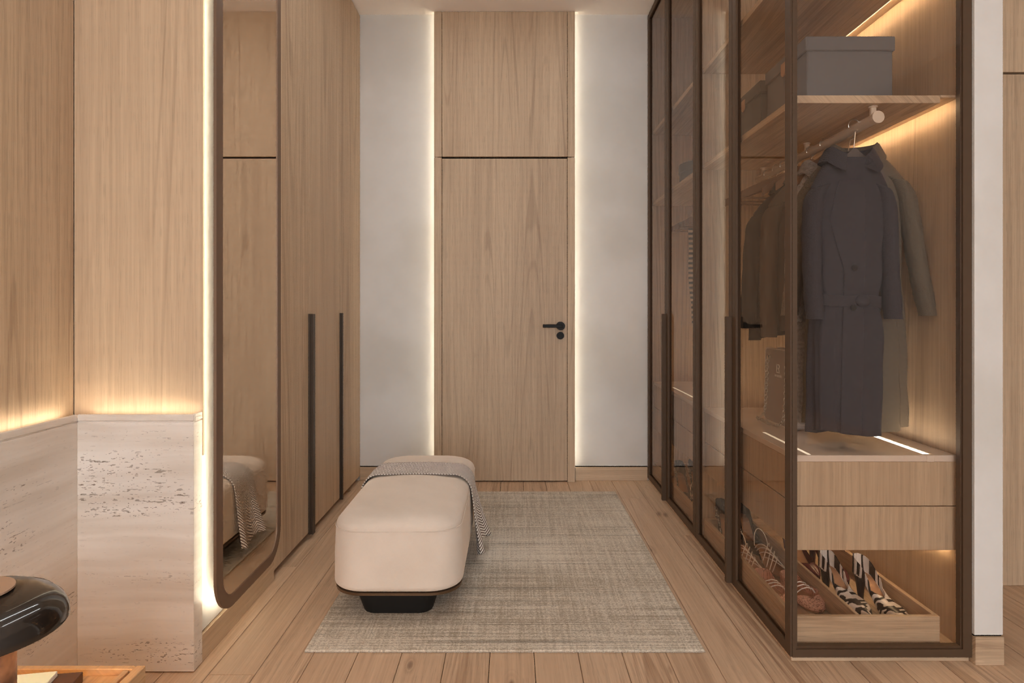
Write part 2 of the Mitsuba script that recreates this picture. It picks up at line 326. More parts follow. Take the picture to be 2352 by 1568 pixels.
pr('fringe_yarn', (.50, .44, .36), .9, .1)





#OBJECTS#
# ------------------------------------------------------------------ fitted oak wardrobe on the left
WD = thing('fitted_wardrobe', 'floor to ceiling fitted oak wardrobe with three flush doors and slim dark pulls', 'wardrobe')
obj('carcass', box(-1.58, WX-.024, 2.724, 4.297, .030, CEIL-.004, 0), 'black_gap', WD)
obj('toe_kick', box(-1.56, WX-.034, 2.726, 4.296, 0, .029, 0), 'oak_long', WD, smooth=False, uv=seed())
for i, (a, b) in enumerate(((2.7245, 3.2225), (3.2265, 3.785), (3.789, 4.296))):
    d = obj('door', box(WX-.022, WX, a, b, .030, CEIL-.010, .0018), 'oak_upright', WD, smooth=False, uv=seed())
    ya = (b-.0165, a, a)[i]
    pr_ = (.0235, .0235, .0175)[i]
    obj('handle', cat(box(WX-.001, WX+pr_*.45, ya, ya+.014, .022, 1.082, .0012), box(WX+pr_*.62, WX+pr_, ya, ya+.014, .022, 1.082, .0012), box(WX, WX+pr_, ya+.005, ya+.014, .022, 1.082, 0)), 'bronze', d, label='tall dark bronze pull')

# ------------------------------------------------------------------ tall mirror
MX = -.924
MR = thing('wall_mirror', 'tall round-cornered mirror in a thin bronze frame with a glowing back edge', 'mirror')
def yz_plate(poly, x0, x1):          # polygon in (y, z) extruded from x0 to x1
    m = extr(poly, x1-x0); m.apply_transform(basis([0, 1, 0], [0, 0, 1], [1, 0, 0], [x0, 0, 0])); return m
out_ = rrect(2.085, 2.666, .128, 2.56, .125, 16)
inn = rrect(2.1325, 2.6275, .166, 2.52, .088, 16)
obj('frame', cat(yz_plate(out_.difference(inn), MX-.009, MX), yz_plate(out_.buffer(-.012), MX-.012, MX-.009)), 'bronze_light_frame', MR, smooth=35, label='brushed bronze frame')
obj('glass', yz_plate(inn.buffer(-.0005), MX-.0085, MX-.003), 'mirror', MR, smooth=False, label='silvered mirror glass')
obj('light_strip', yz_plate(out_.buffer(-.018).difference(out_.buffer(-.034)), MX-.0165, MX-.0125), 'white_paint', MR, smooth=False, emitter=light(HALO), label='glowing strip around the back')
for y in (2.25, 2.5):
    obj('bracket', box(WX, MX-.012, y-.02, y+.02, 1.4, 1.5, 0), 'black_metal', MR)

# ------------------------------------------------------------------ glass wardrobe on the right
GW = thing('glass_wardrobe', 'tall bronze glass wardrobe with open oak shelves and drawers inside', 'wardrobe')
GX, GB, GY0, GY1 = .873, 1.425, 2.118, 4.296
obj('plinth', box(.8795, GB+.014, 2.100, GY1, 0, .0165), 'oak_cross', GW, smooth=False, uv=seed())
obj('bottom_panel', box(.885, GB, 2.117, GY1, .0170, .0345), 'oak_long', GW, smooth=False, uv=seed())
obj('back_panel', box(GB, GB+.014, 2.117, GY1, .017, CEIL-.012), 'oak_upright', GW, smooth=False, uv=(.25, .6))
obj('top_panel', box(.897, GB-.0005, 2.117, GY1, CEIL-.030, CEIL-.012), 'oak_long', GW, smooth=False, uv=seed())
obj('divider', box(.900, GB-.0005, 3.158, 3.176, .035, CEIL-.031), 'oak_upright', GW, smooth=False, uv=(.9, .3))
obj('side_panel', box(.900, GB-.0005, 4.278, 4.295, .035, CEIL-.031), 'oak_upright', GW, smooth=False, uv=seed())
MODS = ((2.122, 3.157), (3.177, 4.277))
for y0, y1 in MODS:
    for zb in (1.763, 2.217):
        sh = obj('shelf', cat(box(.903, GB-.062, y0, y1, zb, zb+.025), box(GB-.062, GB-.0015, y0, y1, zb+.018, zb+.025, 0)), 'oak_long', GW, smooth=False, uv=seed())
        obj('light_strip', box(GB-.0615, GB-.0595, y0+.045, y1-.03, zb+.003, zb+.013, 0), 'white_paint', sh, smooth=False, emitter=light(CABLED), label='warm glowing strip under the shelf')
    ys = max(y0, 2.150)
    obj('drawer_case', box(.934, GB-.001, ys+.002, y1, .338, .618, 0), 'oak_cross', GW, smooth=False, uv=seed())
    for za, zb in ((.336, .4755), (.4785, .619)):
        d = obj('drawer', box(.912, .933, ys, y1-.001, za, zb), 'oak_upright', GW, smooth=False, uv=seed())
        if ys > y0: obj('drawer_end', box(.912, GB-.001, ys-.014, ys-.0002, za, zb), 'oak_upright', d, smooth=False, uv=seed())
    st = obj('stone_top', cat(box(.908, 1.328, ys-.015, y1-.001, .6195, .640), box(1.352, GB-.001, ys-.015, y1-.001, .6195, .640), box(1.328, 1.352, ys-.015, ys+.006, .6195, .640, 0)), 'stone_top', GW, smooth=False, label='glossy beige stone top')
    obj('light_strip', box(1.329, 1.351, ys+.007, y1-.004, .6200, .6385, 0), 'white_paint', st, smooth=False, emitter=light(TOPLED), label='bright strip let into the stone top')
    for a_, b_ in (((2.145, 2.53),) if y0 < 3 else ((3.45, 3.95),)):  # dim emissive strips stand in for glare reflected in the glossy stone
        obj('glare_strip', box(.950, .962, a_, b_, .6385, .6407, .0004), 'white_paint', st, smooth=False, emitter=light([.72, .60, .43]), label='short glowing strip in place of a reflected glare near the front edge')
    obj('light_strip', box(1.395, 1.405, ys+.02, y1-.03, .3345, .3375, 0), 'white_paint', GW, smooth=False, emitter=light(CABLED), label='warm glowing strip under the drawers')
    # shoe tray
    ty0, ty1 = max(y0+.02, 2.146), y1-.05
    tr = obj('shoe_tray', cat(box(.9005, 1.3665, ty0, ty1, .0355, .0475, 0)), 'oak_long', GW, smooth=False, uv=seed(), label='low oak pull-out shoe tray with a middle rib')
    obj('front_board', box(.9, 1.367, ty0-.016, ty0-.0002, .036, .127), 'oak_cross', tr, smooth=False, uv=seed())
    obj('rear_board', box(.9, 1.367, ty1+.0002, ty1+.016, .036, .127), 'oak_cross', tr, smooth=False, uv=seed())
    for x in (.9, 1.106, 1.351):
        obj('side_board' if x != 1.106 else 'middle_rib', box(x, x+(.016 if x != 1.106 else .012), ty0, ty1, .048, .127), 'oak_long', tr, smooth=False, uv=seed())
    # clothes rail
    rl = obj('clothes_rail', tube([(1.167, y0+.012, 1.720), (1.167, y1-.004, 1.720)], .0165, 20), 'rail_beige', GW, label='round beige clothes rail')
    obj('end_cap', ydisc(.0195, .012, 1.167, y0+.008, 1.720), 'rail_beige', rl)
    for yy in (y0+.035, (y0+y1)/2, y1-.06):
        obj('rail_support', cat(box(1.158, 1.176, yy-.006, yy+.006, 1.730, 1.7625, .002), disc(.014, .004).apply_translation([1.167, yy, 1.7605])), 'rail_beige', rl)
# glass doors
def slab_frame(outer, inner): return outer.difference(inner)
DB = ((2.093, 2.643), (2.647, 3.175), (3.179, 3.7735), (3.7775, 4.2955))
for i, (a, b) in enumerate(DB):
    o = sg.box(a, .018, b, CEIL-.012); inn_ = sg.box(a+.040, .050, b-.040, CEIL-.047)
    inn2 = sg.box(a+.034, .044, b-.034, CEIL-.041)
    d = GW + '__' + 'door' + ('' if i == 0 else f'_{i:03d}')
    obj('door', cat(yz_plate(o.difference(inn_), GX, GX+.007), yz_plate(o.difference(inn2), GX+.0070, GX+.022)), 'bronze_frame', GW, smooth=False, label='slim bronze framed glass door')
    gl = tm((np.array([[GX+.011, a+.034, .044], [GX+.011, b-.034, .044], [GX+.011, b-.034, CEIL-.041], [GX+.011, a+.034, CEIL-.041]]), np.array([[0, 1, 2], [0, 2, 3]])))
    obj('glass', gl, 'door_glass', d, smooth=False, label='bronze tinted glass pane')
    if i in (1, 3):
        obj('handle', cat(box(GX-.0225, GX-.0165, a, a+.022, .020, 1.077, .0012), box(GX-.018, GX-.0002, a+.001, a+.007, .020, 1.077, 0)), 'bronze_frame', d, smooth=False, label='tall bronze edge pull')
def xz_plate(poly, y0, y1):
    m = extr(poly, y1-y0); m.apply_transform(basis([1, 0, 0], [0, 0, 1], [0, -1, 0], [0, y1, 0])); return m
o = sg.box(.8790, .0170, 1.4405, CEIL-.012); i1 = sg.box(.8940, .050, 1.4080, CEIL-.045); i2 = sg.box(.8890, .042, 1.4130, CEIL-.037)
EP = obj('end_panel', cat(xz_plate(o.difference(i2), 2.0895, 2.096), xz_plate(o.difference(i1), 2.096, 2.116)), 'bronze_frame', GW, smooth=False, label='fixed bronze framed glass end')
gl = tm((np.array([[.889, 2.0945, .042], [1.413, 2.0945, .042], [1.413, 2.0945, CEIL-.037], [.889, 2.0945, CEIL-.037]]), np.array([[0, 1, 2], [0, 2, 3]])))
obj('glass', gl, 'end_glass', EP, smooth=False, label='clear tinted glass pane')

# ------------------------------------------------------------------ rug, bench, throw
rugP = trimesh.creation.box(bounds=[[-.670, 2.150, .0004], [.6225, 4.010, .0085]])
RG = obj('rug', box(-.670, .6225, 2.150, 4.010, .0004, .0085, .003), 'rug_pile', smooth=False, label='flat grey-beige heathered rug on the oak floor', cat='rug')
fr = []
for k in range(300):
    x = -.668 + 1.289*k/299 + rng.uniform(-.001, .001); L = rng.uniform(.0008, .0032)
    fr.append(tube([(x, 2.152, .006), (x+rng.uniform(-.002, .002), 2.150-L*.6, .005), (x+rng.uniform(-.004, .004), 2.150-L, .0012)], [.0013, .0011, .0007], 4, caps=False))
obj('fringe', cat(*fr), 'fringe_yarn', RG, smooth=True, kind='stuff')
BN = thing('upholstered_bench', 'long cream upholstered bench with rounded corners on a dark plinth foot', 'bench')
BX, BY0, BY1, BHW, BZ0, BZ1 = -.413, 2.335, 3.385, .2345, .112, .389
def rr_loop(hw, y0, y1, r, n=14):
    c = []
    for cx, cy, a0 in ((hw-r, y1-r, 0), (-hw+r, y1-r, 90), (-hw+r, y0+r, 180), (hw-r, y0+r, 270)):
        for a in np.linspace(a0, a0+90, n): c.append((cx+r*math.cos(math.radians(a)), cy+r*math.sin(math.radians(a))))
    return np.array(c)
def cushion():
    rows = []
    prof = []                      # (inset, z)
    for a in np.linspace(-90, 0, 8): prof.append((.020-.020*math.cos(math.radians(a)), BZ0+.022+.022*math.sin(math.radians(a))))
    for z in np.linspace(BZ0+.03, .320, 8)[1:]: prof.append((.0005+.004*((z-.2)/.12)**2*(1 if z > .2 else 0), z))
    prof += [(.0065, .3235), (.0065, .3265)]
    for a in np.linspace(0, 90, 14)[1:]: prof.append((.006+.085*(1-math.cos(math.radians(a))), .328+(BZ1-.010-.328)*math.sin(math.radians(a))))
    for ins, z in prof: rows.append((ins, z))
    P = []
    for ins, z in rows:
        l = rr_loop(BHW-ins, BY0+ins, BY1-ins, max(.115-ins*.35, .02)); P.append(np.c_[l[:, 0]+BX, l[:, 1], np.full(len(l), z)])
    last = P[-1]; cy = (BY0+BY1)/2
    for k, f in enumerate((.75, .5, .25, 0.0)):
        q = last.copy(); q[:, 0] = BX+(q[:, 0]-BX)*f; q[:, 1] = cy+(q[:, 1]-cy)*(1-(1-f)*.42); q[:, 2] = BZ1-.010+.010*(1-f*f); P.append(q)
    m = tm(grid_mesh(P, closed_u=True)); m.fix_normals(); return m
cu = obj('cushion', cushion(), 'seat_fabric', BN, smooth=50, label='cream padded seat')
pl = rr_loop(BHW-.006, BY0+.006, BY1-.006, .112); pl[:, 0] += BX
def ring_tube(loop, z, r, n=8): return tube(np.c_[np.vstack([loop, loop[:2]]), np.full(len(loop)+2, z)], r, n, caps=False)
sl = rr_loop(BHW-.004, BY0+.004, BY1-.004, .113); sl[:, 0] += BX
obj('piping', ring_tube(sl, .3250, .0016, 6), 'seat_fabric', cu, smooth=True)
m = extr(sg.Polygon(pl), .009); m.apply_translation([0, 0, .1015])
obj('base_plate', m, 'bronze_light', BN, smooth=40, label='thin bronze plate under the cushion')
P = [np.c_[l[:, 0]+BX-.004, l[:, 1], np.full(len(l), z)] for l, z in ((rr_loop(.125, BY0+.075, BY1-.075, .05), .0095), (rr_loop(.127, BY0+.073, BY1-.073, .05), .014), (rr_loop(.156, BY0+.050, BY1-.050, .06), .1013))]
P = [np.c_[np.full(len(P[0]), BX), np.full(len(P[0]), 2.86), np.full(len(P[0]), .0095)]] + P + [np.c_[np.full(len(P[0]), BX), np.full(len(P[0]), 2.86), np.full(len(P[0]), .1013)]]
m = tm(grid_mesh(P, closed_u=True)); m.merge_vertices(); m.update_faces(m.nondegenerate_faces()); m.fix_normals()
obj('foot', m, 'black_metal', BN, smooth=40, label='dark flared plinth foot')
def throw():
    # path across the bench: up the left side, over the top, down the right side
    prof = []
    R, top = .075, BZ1+.004
    zl, zr = .085, .075
    for z in np.linspace(zl, .30, 14): prof.append((BX-BHW-.010-.012*max(0, (.30-z)/.2)**1.5, z))
    for a in np.linspace(180, 90, 12)[1:]: prof.append((BX-BHW+R+(R+.008)*math.cos(math.radians(a)), top-R-.004+(R+.004)*math.sin(math.radians(a))))
    for x in np.linspace(BX-BHW+R, BX+BHW-R, 14)[1:-1]: prof.append((x, top+.004*(1-((x-BX)/.16)**2)-.001))
    for a in np.linspace(90, 0, 12): prof.append((BX+BHW-R+(R+.008)*math.cos(math.radians(a)), top-R-.004+(R+.004)*math.sin(math.radians(a))))
    for z in np.linspace(.30, zr, 18)[1:]: prof.append((BX+BHW+.010+.012*((.30-z)/.2)**1.5, z))
    prof = np.array(prof); s = np.r_[0, np.cumsum(np.linalg.norm(np.diff(prof, axis=0), axis=1))]
    n = 44; P = np.zeros((len(prof), n, 3)); UV = np.zeros((len(prof), n, 2))
    for i, (x, z) in enumerate(prof):
        side = 1 if x > BX else -1
        dd = max(0, (.315-z)/.24) if abs(x-BX) > BHW-.03 else 0     # how far down a side
        for j in range(n):
            v = j/(n-1)
            y = 2.880+.205*v + .012*math.sin(i*.08)
            fold = dd*(.020*math.sin(v*2*math.pi*1.45+.6) + .006*math.sin(v*17))
            y += dd*(-.018 if side > 0 else .0)*(1-v) + dd*.030*(v-.35)
            xx = x + side*(fold + dd*(.030*v+.010))
            zz = z - dd*dd*(.030*(1-v) - .020*math.cos(v*9.1)) if dd else z + .0015*math.sin(v*14+i*.2)
            P[i, j] = (xx, y, max(zz, .022)); UV[i, j] = (v*.205*1.15, s[i])
    A = P; N = np.cross(np.gradient(A, axis=0), np.gradient(A, axis=1)); N /= np.linalg.norm(N, axis=2, keepdims=True)
    mid = N[len(prof)//2, n//2]
    if mid[2] < 0: N = -N
    B = A - N*.0045
    v1, f1 = grid_mesh(A); v2, f2 = grid_mesh(B); k = len(v1); f = [f1, f2[:, ::-1]+k]
    edge = [(0, j) for j in range(n)] + [(i, n-1) for i in range(1, len(prof))] + [(len(prof)-1, j) for j in range(n-2, -1, -1)] + [(i, 0) for i in range(len(prof)-2, 0, -1)]
    idx = [i*n+j for i, j in edge]; L = len(idx)
    f.append(np.array([[idx[q], idx[q]+k, idx[(q+1) % L]] for q in range(L)] + [[idx[(q+1) % L], idx[q]+k, idx[(q+1) % L]+k] for q in range(L)]))
    return trimesh.Trimesh(np.vstack([v1, v2]), np.vstack(f), process=False), np.vstack([UV.reshape(-1, 2)]*2)
m, uv = throw()
obj('throw_blanket', m, 'throw_fabric', smooth=True, uv=uv, label='brown and white herringbone throw draped across the cream bench', cat='blanket')

# ------------------------------------------------------------------ hangers, garments
def hanger(y, mat_, label, group, yaw=0, x=1.167, w=.20, zc=1.665, grp_z=0, bar=True):
    t = thing('clothes_hanger', label, 'hanger', group)
    xs = np.linspace(-1, 1, 41)
    topz = [.0-.078*abs(q)**1.35+.010*math.exp(-(q/.12)**2) for q in xs]
    up = [(w*q, z+.014) for q, z in zip(xs, topz)]; lo = [(w*q, z-.014-.008*(1-abs(q))) for q, z in zip(xs, topz)]
    poly = sg.Polygon(up+lo[::-1]).buffer(.004).buffer(-.002)
    m = extr(poly, .012); m.apply_transform(basis([1, 0, 0], [0, 0, 1], [0, -1, 0], [0, .006, 0]))
    xf = M4(x, y, zc, yaw)
    obj('arms', m, mat_, t, xf=xf, smooth=40)
    if bar: obj('trouser_bar', tube([(-w*.93, 0, -.085), (w*.93, 0, -.085)], .0045, 8), mat_, t, xf=xf)
    pth = [(0, 0, .015), (0, 0, .030)]
    for a in np.linspace(-90, 200, 18): pth.append((.0205*math.cos(math.radians(a))*.95, 0, 1.720-zc+.0021+.0205*math.sin(math.radians(a))))
    pth[2] = (.004, 0, 1.720-zc-.019)
    obj('hook', tube(pth, .0018, 8), 'chrome', t, xf=xf, label='thin metal hook')
    return t
def garment(kind, label, cat_, group, mat_, x, y, yaw, zs, zh, hw, dep, cuff_z, flare=1.0, sleeve_out=.05, sr=.05, belt=None, buttons=0, collar=True, ph=0, lean=0.0):
    t = thing(kind, label, cat_, group)
    xf = M4(x, y, 0, yaw); nu = 72
    def sec(z):
        if z > zs-.05:                                   # shoulder slope
            q = (zs+.045-z)/.095; q = min(max(q, 0), 1)
            w = .060+(hw-.060)*q**.62; d = .045+(dep*.72-.045)*q**.8
        else:
            q = (zs-.05-z)/(zs-.05-zh)
            w = hw*(1-.10*math.sin(math.pi*min(q*1.6, 1))) * (1+(flare-1)*q); d = dep*(.72+.28*min(1, q*3))*(1+.10*q)
        return w, d
    zl = np.r_[np.linspace(zs+.045, zs-.05, 12), np.linspace(zs-.05, zh, 44)[1:]]
    def pt(z, a, off=0):
        w, d = sec(z); q = max(0, (zs-.12-z)/(zs-.12-zh))
        c, s = math.cos(a), math.sin(a); e = 2/2.6
        px, py = w*math.copysign(abs(c)**e, c), d*math.copysign(abs(s)**e, s)
        k = 1+q**.8*(.085*math.sin(7*a+ph)+.05*math.sin(11*a+2*ph+z*2.0))+.012*math.sin(z*34+a*3+ph)
        if belt: k *= 1-.13*math.exp(-((z-belt)/.045)**2)
        kk = (k*math.hypot(px, py)+off)/max(math.hypot(px, py), 1e-6)
        px, py = px*kk, py*kk
        hem = .012*math.sin(2*a+ph)*q**4
        return (px+lean*q, py, z+hem)
    A = np.linspace(0, 2*math.pi, nu, endpoint=False)
    P = [[pt(z, a) for a in A] for z in zl]
    Pin = [[pt(z, a, -.006) for a in A] for z in zl[::-1]]
    v, f = grid_mesh(P+Pin, closed_u=True, closed_v=True)
    m = trimesh.Trimesh(v, f[:, ::-1], process=False)
    obj('body', m, mat_, t, xf=xf, smooth=60)
    for s in (-1, 1):
        sw = hw-.018
        path = [(s*(sw-.035), 0, zs-.040), (s*(sw+.004), -.004, zs-.075), (s*(sw+.016+sleeve_out*.15), -.008, zs-.16), (s*(sw+.018+sleeve_out*.40), -.014, zs-.16-(zs-.16-cuff_z)*.35), (s*(sw+.018+sleeve_out*.62), -.022, zs-.16-(zs-.16-cuff_z)*.62), (s*(sw+.016+sleeve_out), -.040, cuff_z)]
        path = np.array(path); path[:, 0] += lean*.35*np.linspace(0, 1, len(path))
        from scipy.interpolate import CubicSpline
        tt = np.linspace(0, 1, len(path)); cs = CubicSpline(tt, path); ts = np.linspace(0, 1, 30); pp = cs(ts)
        rad = np.interp(ts, [0, .1, .25, .7, 1], [sr*.75, sr*1.02, sr*1.05, sr*.92, sr*.88]); nn = 20; rows = []
        for i, (p, r) in enumerate(zip(pp, rad)):
            rows.append([(p[0]+r*math.cos(a)*(.78+.03*math.sin(i*1.1+a*2)), p[1]+r*math.sin(a)*(1.05+.04*math.sin(i*.9+a*3+ph)), p[2]+ .18*r*math.cos(a)*(-s)*(1-i/29)) for a in np.linspace(0, 2*math.pi, nn, endpoint=False)])
        inner = [[(p[0]+.86*(q[0]-p[0]), p[1]+.86*(q[1]-p[1]), q[2]) for q in rows[i]] for i, p in list(enumerate(pp))[:24:-1]]
        top = [[tuple(pp[0])]*nn]
        mm = tm(grid_mesh(top+rows+inner, closed_u=True)); mm.merge_vertices(); mm.update_faces(mm.nondegenerate_faces()); mm.fix_normals()
        obj('sleeve', mm, mat_, t, xf=xf, smooth=60)
        cuff = [[(pp[i][0]+(q[0]-pp[i][0])*1.05, pp[i][1]+(q[1]-pp[i][1])*1.05, q[2]) for q in rows[i]] for i in (26, 27, 28)]
        obj('cuff', tm(grid_mesh(cuff, closed_u=True)), mat_, t, xf=xf, smooth=60)
    if collar:
        rows = []
        for a in np.linspace(-62, 242, 40):
            c, s_ = math.cos(math.radians(a)), math.sin(math.radians(a)); e = min(1, (min(a+62, 242-a))/40)
            prof = [(.056, .028), (.060, .060), (.066, .066), (.072, .060), (.092+.018*(1-e), .016-.012*(1-e)), (.086+.018*(1-e), .012-.012*(1-e)), (.068, .050), (.063, .030)]
            rows.append([(r*c*1.12, r*s_*.82, zs+.018+z-.030*(1-e)) for r, z in prof])
        v, f = grid_mesh(rows, closed_u=True); n8 = len(v)-8
        f = np.vstack([f, [[0, i, i+1] for i in range(1, 7)], [[n8, n8+i+1, n8+i] for i in range(1, 7)]])
        mm = trimesh.Trimesh(v, f, process=False); mm.fix_normals()
        obj('collar', mm, mat_, t, xf=xf, smooth=50)
    # front placket and lapels (front is -y)
    zz = np.linspace(zs-.03, zh+.004, 46); rows = []
    for z in zz:
        r = []
        lap = .028+.050*max(0, 1-abs(z-(zs-.16))/.16)
        for k, (da, off) in enumerate(((-lap, .001), (-lap*.96, .006), (0, .0075), (.016, .007), (.018, .001))):
            w, d = sec(z); a = -math.pi/2+da/max(w, .05)*1.0
            r.append(pt(z, a, off))
        rows.append(r)
    obj('placket', tm(grid_mesh(rows)), mat_, t, xf=xf, smooth=40)
    for k in range(buttons):
        z = zs-.32-.13*k; p = pt(z, -math.pi/2-.03, .010)
        obj('button', ydisc(.010, .004, p[0], p[1], p[2], 16), 'black_leather', t, xf=xf)
    if belt:
        rows = []
        for a in np.linspace(-90, 270, 60):
            ar = math.radians(a); sag = -.020*math.cos(ar)+.0
            rows.append([tuple(np.array(pt(belt+dz, ar, off))+[0, 0, sag-.012*math.sin(ar*2)]) for dz, off in ((-.019, .002), (-.018, .010), (.018, .010), (.019, .002))])
        bl = obj('belt', tm(grid_mesh(rows, closed_u=True)), mat_, t, xf=xf, smooth=40)
        p = np.array(pt(belt, -math.pi/2+.1, .014))
        kn = trimesh.creation.icosphere(3, .022); kn.apply_scale([1.2, .6, .9]); kn.apply_translation(p)
        obj('knot', kn, mat_, bl, xf=xf, smooth=True)
        for s, L in ((1, .115), (-1, .07)):
            e = [p+np.array([s*.012*q, -.010-.004*q, -L*q**1.1]) for q in np.linspace(0, 1, 8)]
            rows = [[tuple(q+[-.016, 0, 0]), tuple(q+[.016, -.002, 0]), tuple(q+[.016, -.008, 0]), tuple(q+[-.016, -.006, 0])] for q in e]
    return t
hanger(2.235, 'hanger_dark', 'dark hanger inside the slate belted coat', 'hangers with coats near the glass end', yaw=4, bar=False, w=.105, x=1.146, zc=1.622)
hanger(2.350, 'hanger_dark', 'dark hanger inside the taupe coat', 'hangers with coats near the glass end', yaw=-10, bar=False, w=.125, x=1.186, zc=1.640)
garment('long_coat', 'slate grey belted wool coat hanging nearest the glass end', 'coat', 'long wool coats on the rail', 'wool_slate', 1.128, 2.232, 4, 1.562, .700, .132, .044, 1.075, .86, .004, .037, belt=1.135, buttons=2, ph=.3, lean=-.018)
garment('long_coat', 'taupe wool coat with one sleeve hanging clear beside the slate coat', 'coat', 'long wool coats on the rail', 'wool_taupe', 1.206, 2.352, -11, 1.604, .690, .165, .044, 1.085, 1.0, .060, .042, ph=1.7, buttons=2)
hanger(2.487, 'hanger_wood', 'wooden hanger inside the pale tweed coat', 'hangers with coats near the glass end', bar=False, w=.10)
garment('long_coat', 'pale speckled tweed coat behind the slate belted coat', 'coat', 'long wool coats on the rail', 'wool_pale', 1.165, 2.487, 3, 1.575, .690, .115, .044, 1.06, 1.0, .02, .040, ph=2.6)
hanger(2.600, 'hanger_wood', 'wooden hanger inside the brown jacket', 'hangers with jackets', bar=False, w=.135)
garment('suit_jacket', 'dark brown suit jacket hanging behind the pale tweed coat', 'jacket', 'suit jackets on the rail', 'suit_brown', 1.155, 2.600, 2, 1.560, 1.03, .155, .048, 1.00, 1.0, .02, .042, ph=4.1, buttons=1)
hanger(2.730, 'hanger_wood', 'wooden hanger inside the black jacket', 'hangers with jackets', bar=False, w=.14)
garment('suit_jacket', 'black suit jacket with its shoulder next to the glass door', 'jacket', 'suit jackets on the rail', 'suit_black', 1.155, 2.730, 0, 1.545, .99, .165, .048, 1.03, 1.0, .042, .044, ph=5.3, buttons=1)
for i, (y, yaw) in enumerate(((2.86, 5), (2.94, -4), (3.04, 3))):
    hanger(y, 'hanger_wood', ('bare wooden hanger just behind the black jacket', 'middle of the three bare wooden hangers in the near bay', 'bare wooden hanger closest to the middle divider')[i], 'bare wooden hangers in the near bay', yaw)
words = ('first', 'second', 'third', 'fourth', 'fifth', 'sixth', 'seventh', 'eighth')
for i, y in enumerate(np.linspace(3.42, 4.08, 8)):
    hanger(y, 'hanger_wood', f'bare wooden hanger in the far bay, {words[i]} from the middle divider', 'bare wooden hangers in the far bay', rng.uniform(-9, 9))
def scarf(y, x0, label):
    rows = []
    for i, z in enumerate(np.linspace(1.565, 1.02, 40)):
        q = i/39; rows.append([(x0+.020*q*q+.004*math.sin(q*9)+dx, y+dy+.004*math.sin(q*7), z) for dx, dy in ((-.016, -.002), (.016, -.002), (.016, .002), (-.016, .002))])
    v, f = grid_mesh(rows, closed_u=True)
    m = trimesh.Trimesh(v, np.vstack([f, [[0, 1, 2], [0, 2, 3]], [[len(v)-4, len(v)-2, len(v)-3], [len(v)-4, len(v)-1, len(v)-2]]]), process=False); m.fix_normals()
    obj('striped_belt', m, 'stripe', smooth=40, label=label, cat='belt', group='striped belts in the far bay')
scarf(3.61, 1.04, 'dark and cream striped cloth belt hanging nearer the glass')
scarf(3.80, 1.02, 'dark and cream striped cloth belt hanging farther back')

# ------------------------------------------------------------------ boxes on the shelf
def storage_box(x0, x1, y0, y1, z0, h, mat_, label, tabside=True):
    t = thing('storage_box', label, 'box', 'grey lidded boxes on the shelf')
    obj('body', box(x0+.006, x1-.006, y0+.006, y1-.006, z0, z0+h-.003, .003), mat_, t)
    obj('lid', box(x0, x1, y0, y1, z0+h-.048, z0+h, .003), mat_, t)
    if tabside:
        yc = (y0+y1)/2
        pts = sg.Point(0, 0).buffer(.018).union(sg.box(-.018, 0, .018, .03)); m = extr(pts, .004)
        m.apply_transform(basis([0, 1, 0], [0, 0, 1], [1, 0, 0], [x0-.0042, yc, z0+h-.055])); obj('tab', m, 'leather_tan', t, label='tan leather tab')
        pts = sg.Point(0, 0).buffer(.018).union(sg.box(-.018, 0, .018, .03))
storage_box(.972, 1.268, 2.205, 2.562, 1.788, .222, 'box_grey', 'grey lidded box on the shelf nearest the glass end')
storage_box(.974, 1.262, 2.620, 2.985, 1.788, .218, 'box_dark', 'grey lidded box on the shelf behind the nearest one')
def hat_box(x, y, r, h, label):
    t = thing('hat_box', label, 'box', 'round hat boxes in the far bay')
    z = 1.788
    obj('body', lathe([(0, 0), (r-.006, 0), (r-.005, .003), (r-.005, h-.012), (0, h-.012)]), 'box_dark', t, xf=M4(x, y, z), smooth=40)
    obj('lid', lathe([(r-.003, h-.052), (r, h-.050), (r, h-.004), (r-.004, h), (0, h), (0, h-.006), (r-.003, h-.006), (r-.003, h-.052)]), 'box_dark', t, xf=M4(x, y, z), smooth=40)
hat_box(1.135, 3.46, .170, .168, 'round dark hat box on the far bay shelf beside the divider')
hat_box(1.165, 3.90, .185, .160, 'round dark hat box deeper in the far bay')

# ------------------------------------------------------------------ handbag
HB = thing('handbag', 'grey vinyl handbag with a chain strap on the stone top', 'handbag')
bw, bh = .275, .305
poly = sg.Polygon([(-bw/2-.012, 0), (bw/2+.012, 0), (bw/2-.004, bh), (-bw/2+.004, bh)]).buffer(-.022).buffer(.022, quad_segs=8)
m = extr(poly, .056); bb = np.array(m.vertices)
hb = basis([0, -1, 0], [0, 0, 1], [-1, 0, 0], [1.124, 2.690, .6405])
def bag_panel(pl_, d0, d1): 
    m = extr(pl_, d1-d0); m.apply_translation([0, 0, d0]); return m
hole = sg.Point(-.095, .268).buffer(.008).union(sg.Point(.095, .268).buffer(.008))
obj('front_panel', bag_panel(poly.difference(hole), .046, .050), 'bag_vinyl', HB, xf=hb, smooth=40)
obj('back_panel', bag_panel(poly, 0, .004), 'bag_vinyl', HB, xf=hb, smooth=40)
obj('gusset', bag_panel(poly.buffer(-.003).difference(poly.buffer(-.006)).difference(sg.box(-.12, .29, .12, .33)), .004, .046), 'bag_vinyl', HB, xf=hb, smooth=40)
obj('trim_edge', cat(bag_panel(poly.buffer(.0015).difference(poly.buffer(-.004)), .0455, .0515), bag_panel(poly.buffer(.0015).difference(poly.buffer(-.004)), -.001, .005)), 'bag_edge', HB, xf=hb, smooth=40, label='pale piped edge')
def word(text, h_, x, y, bold=False):
    m = meshkit.text_mesh(text, h_, .0012, bold); b = m.bounds; m.apply_translation([x-(b[0][0]+b[1][0])/2, y, .0502]); return m
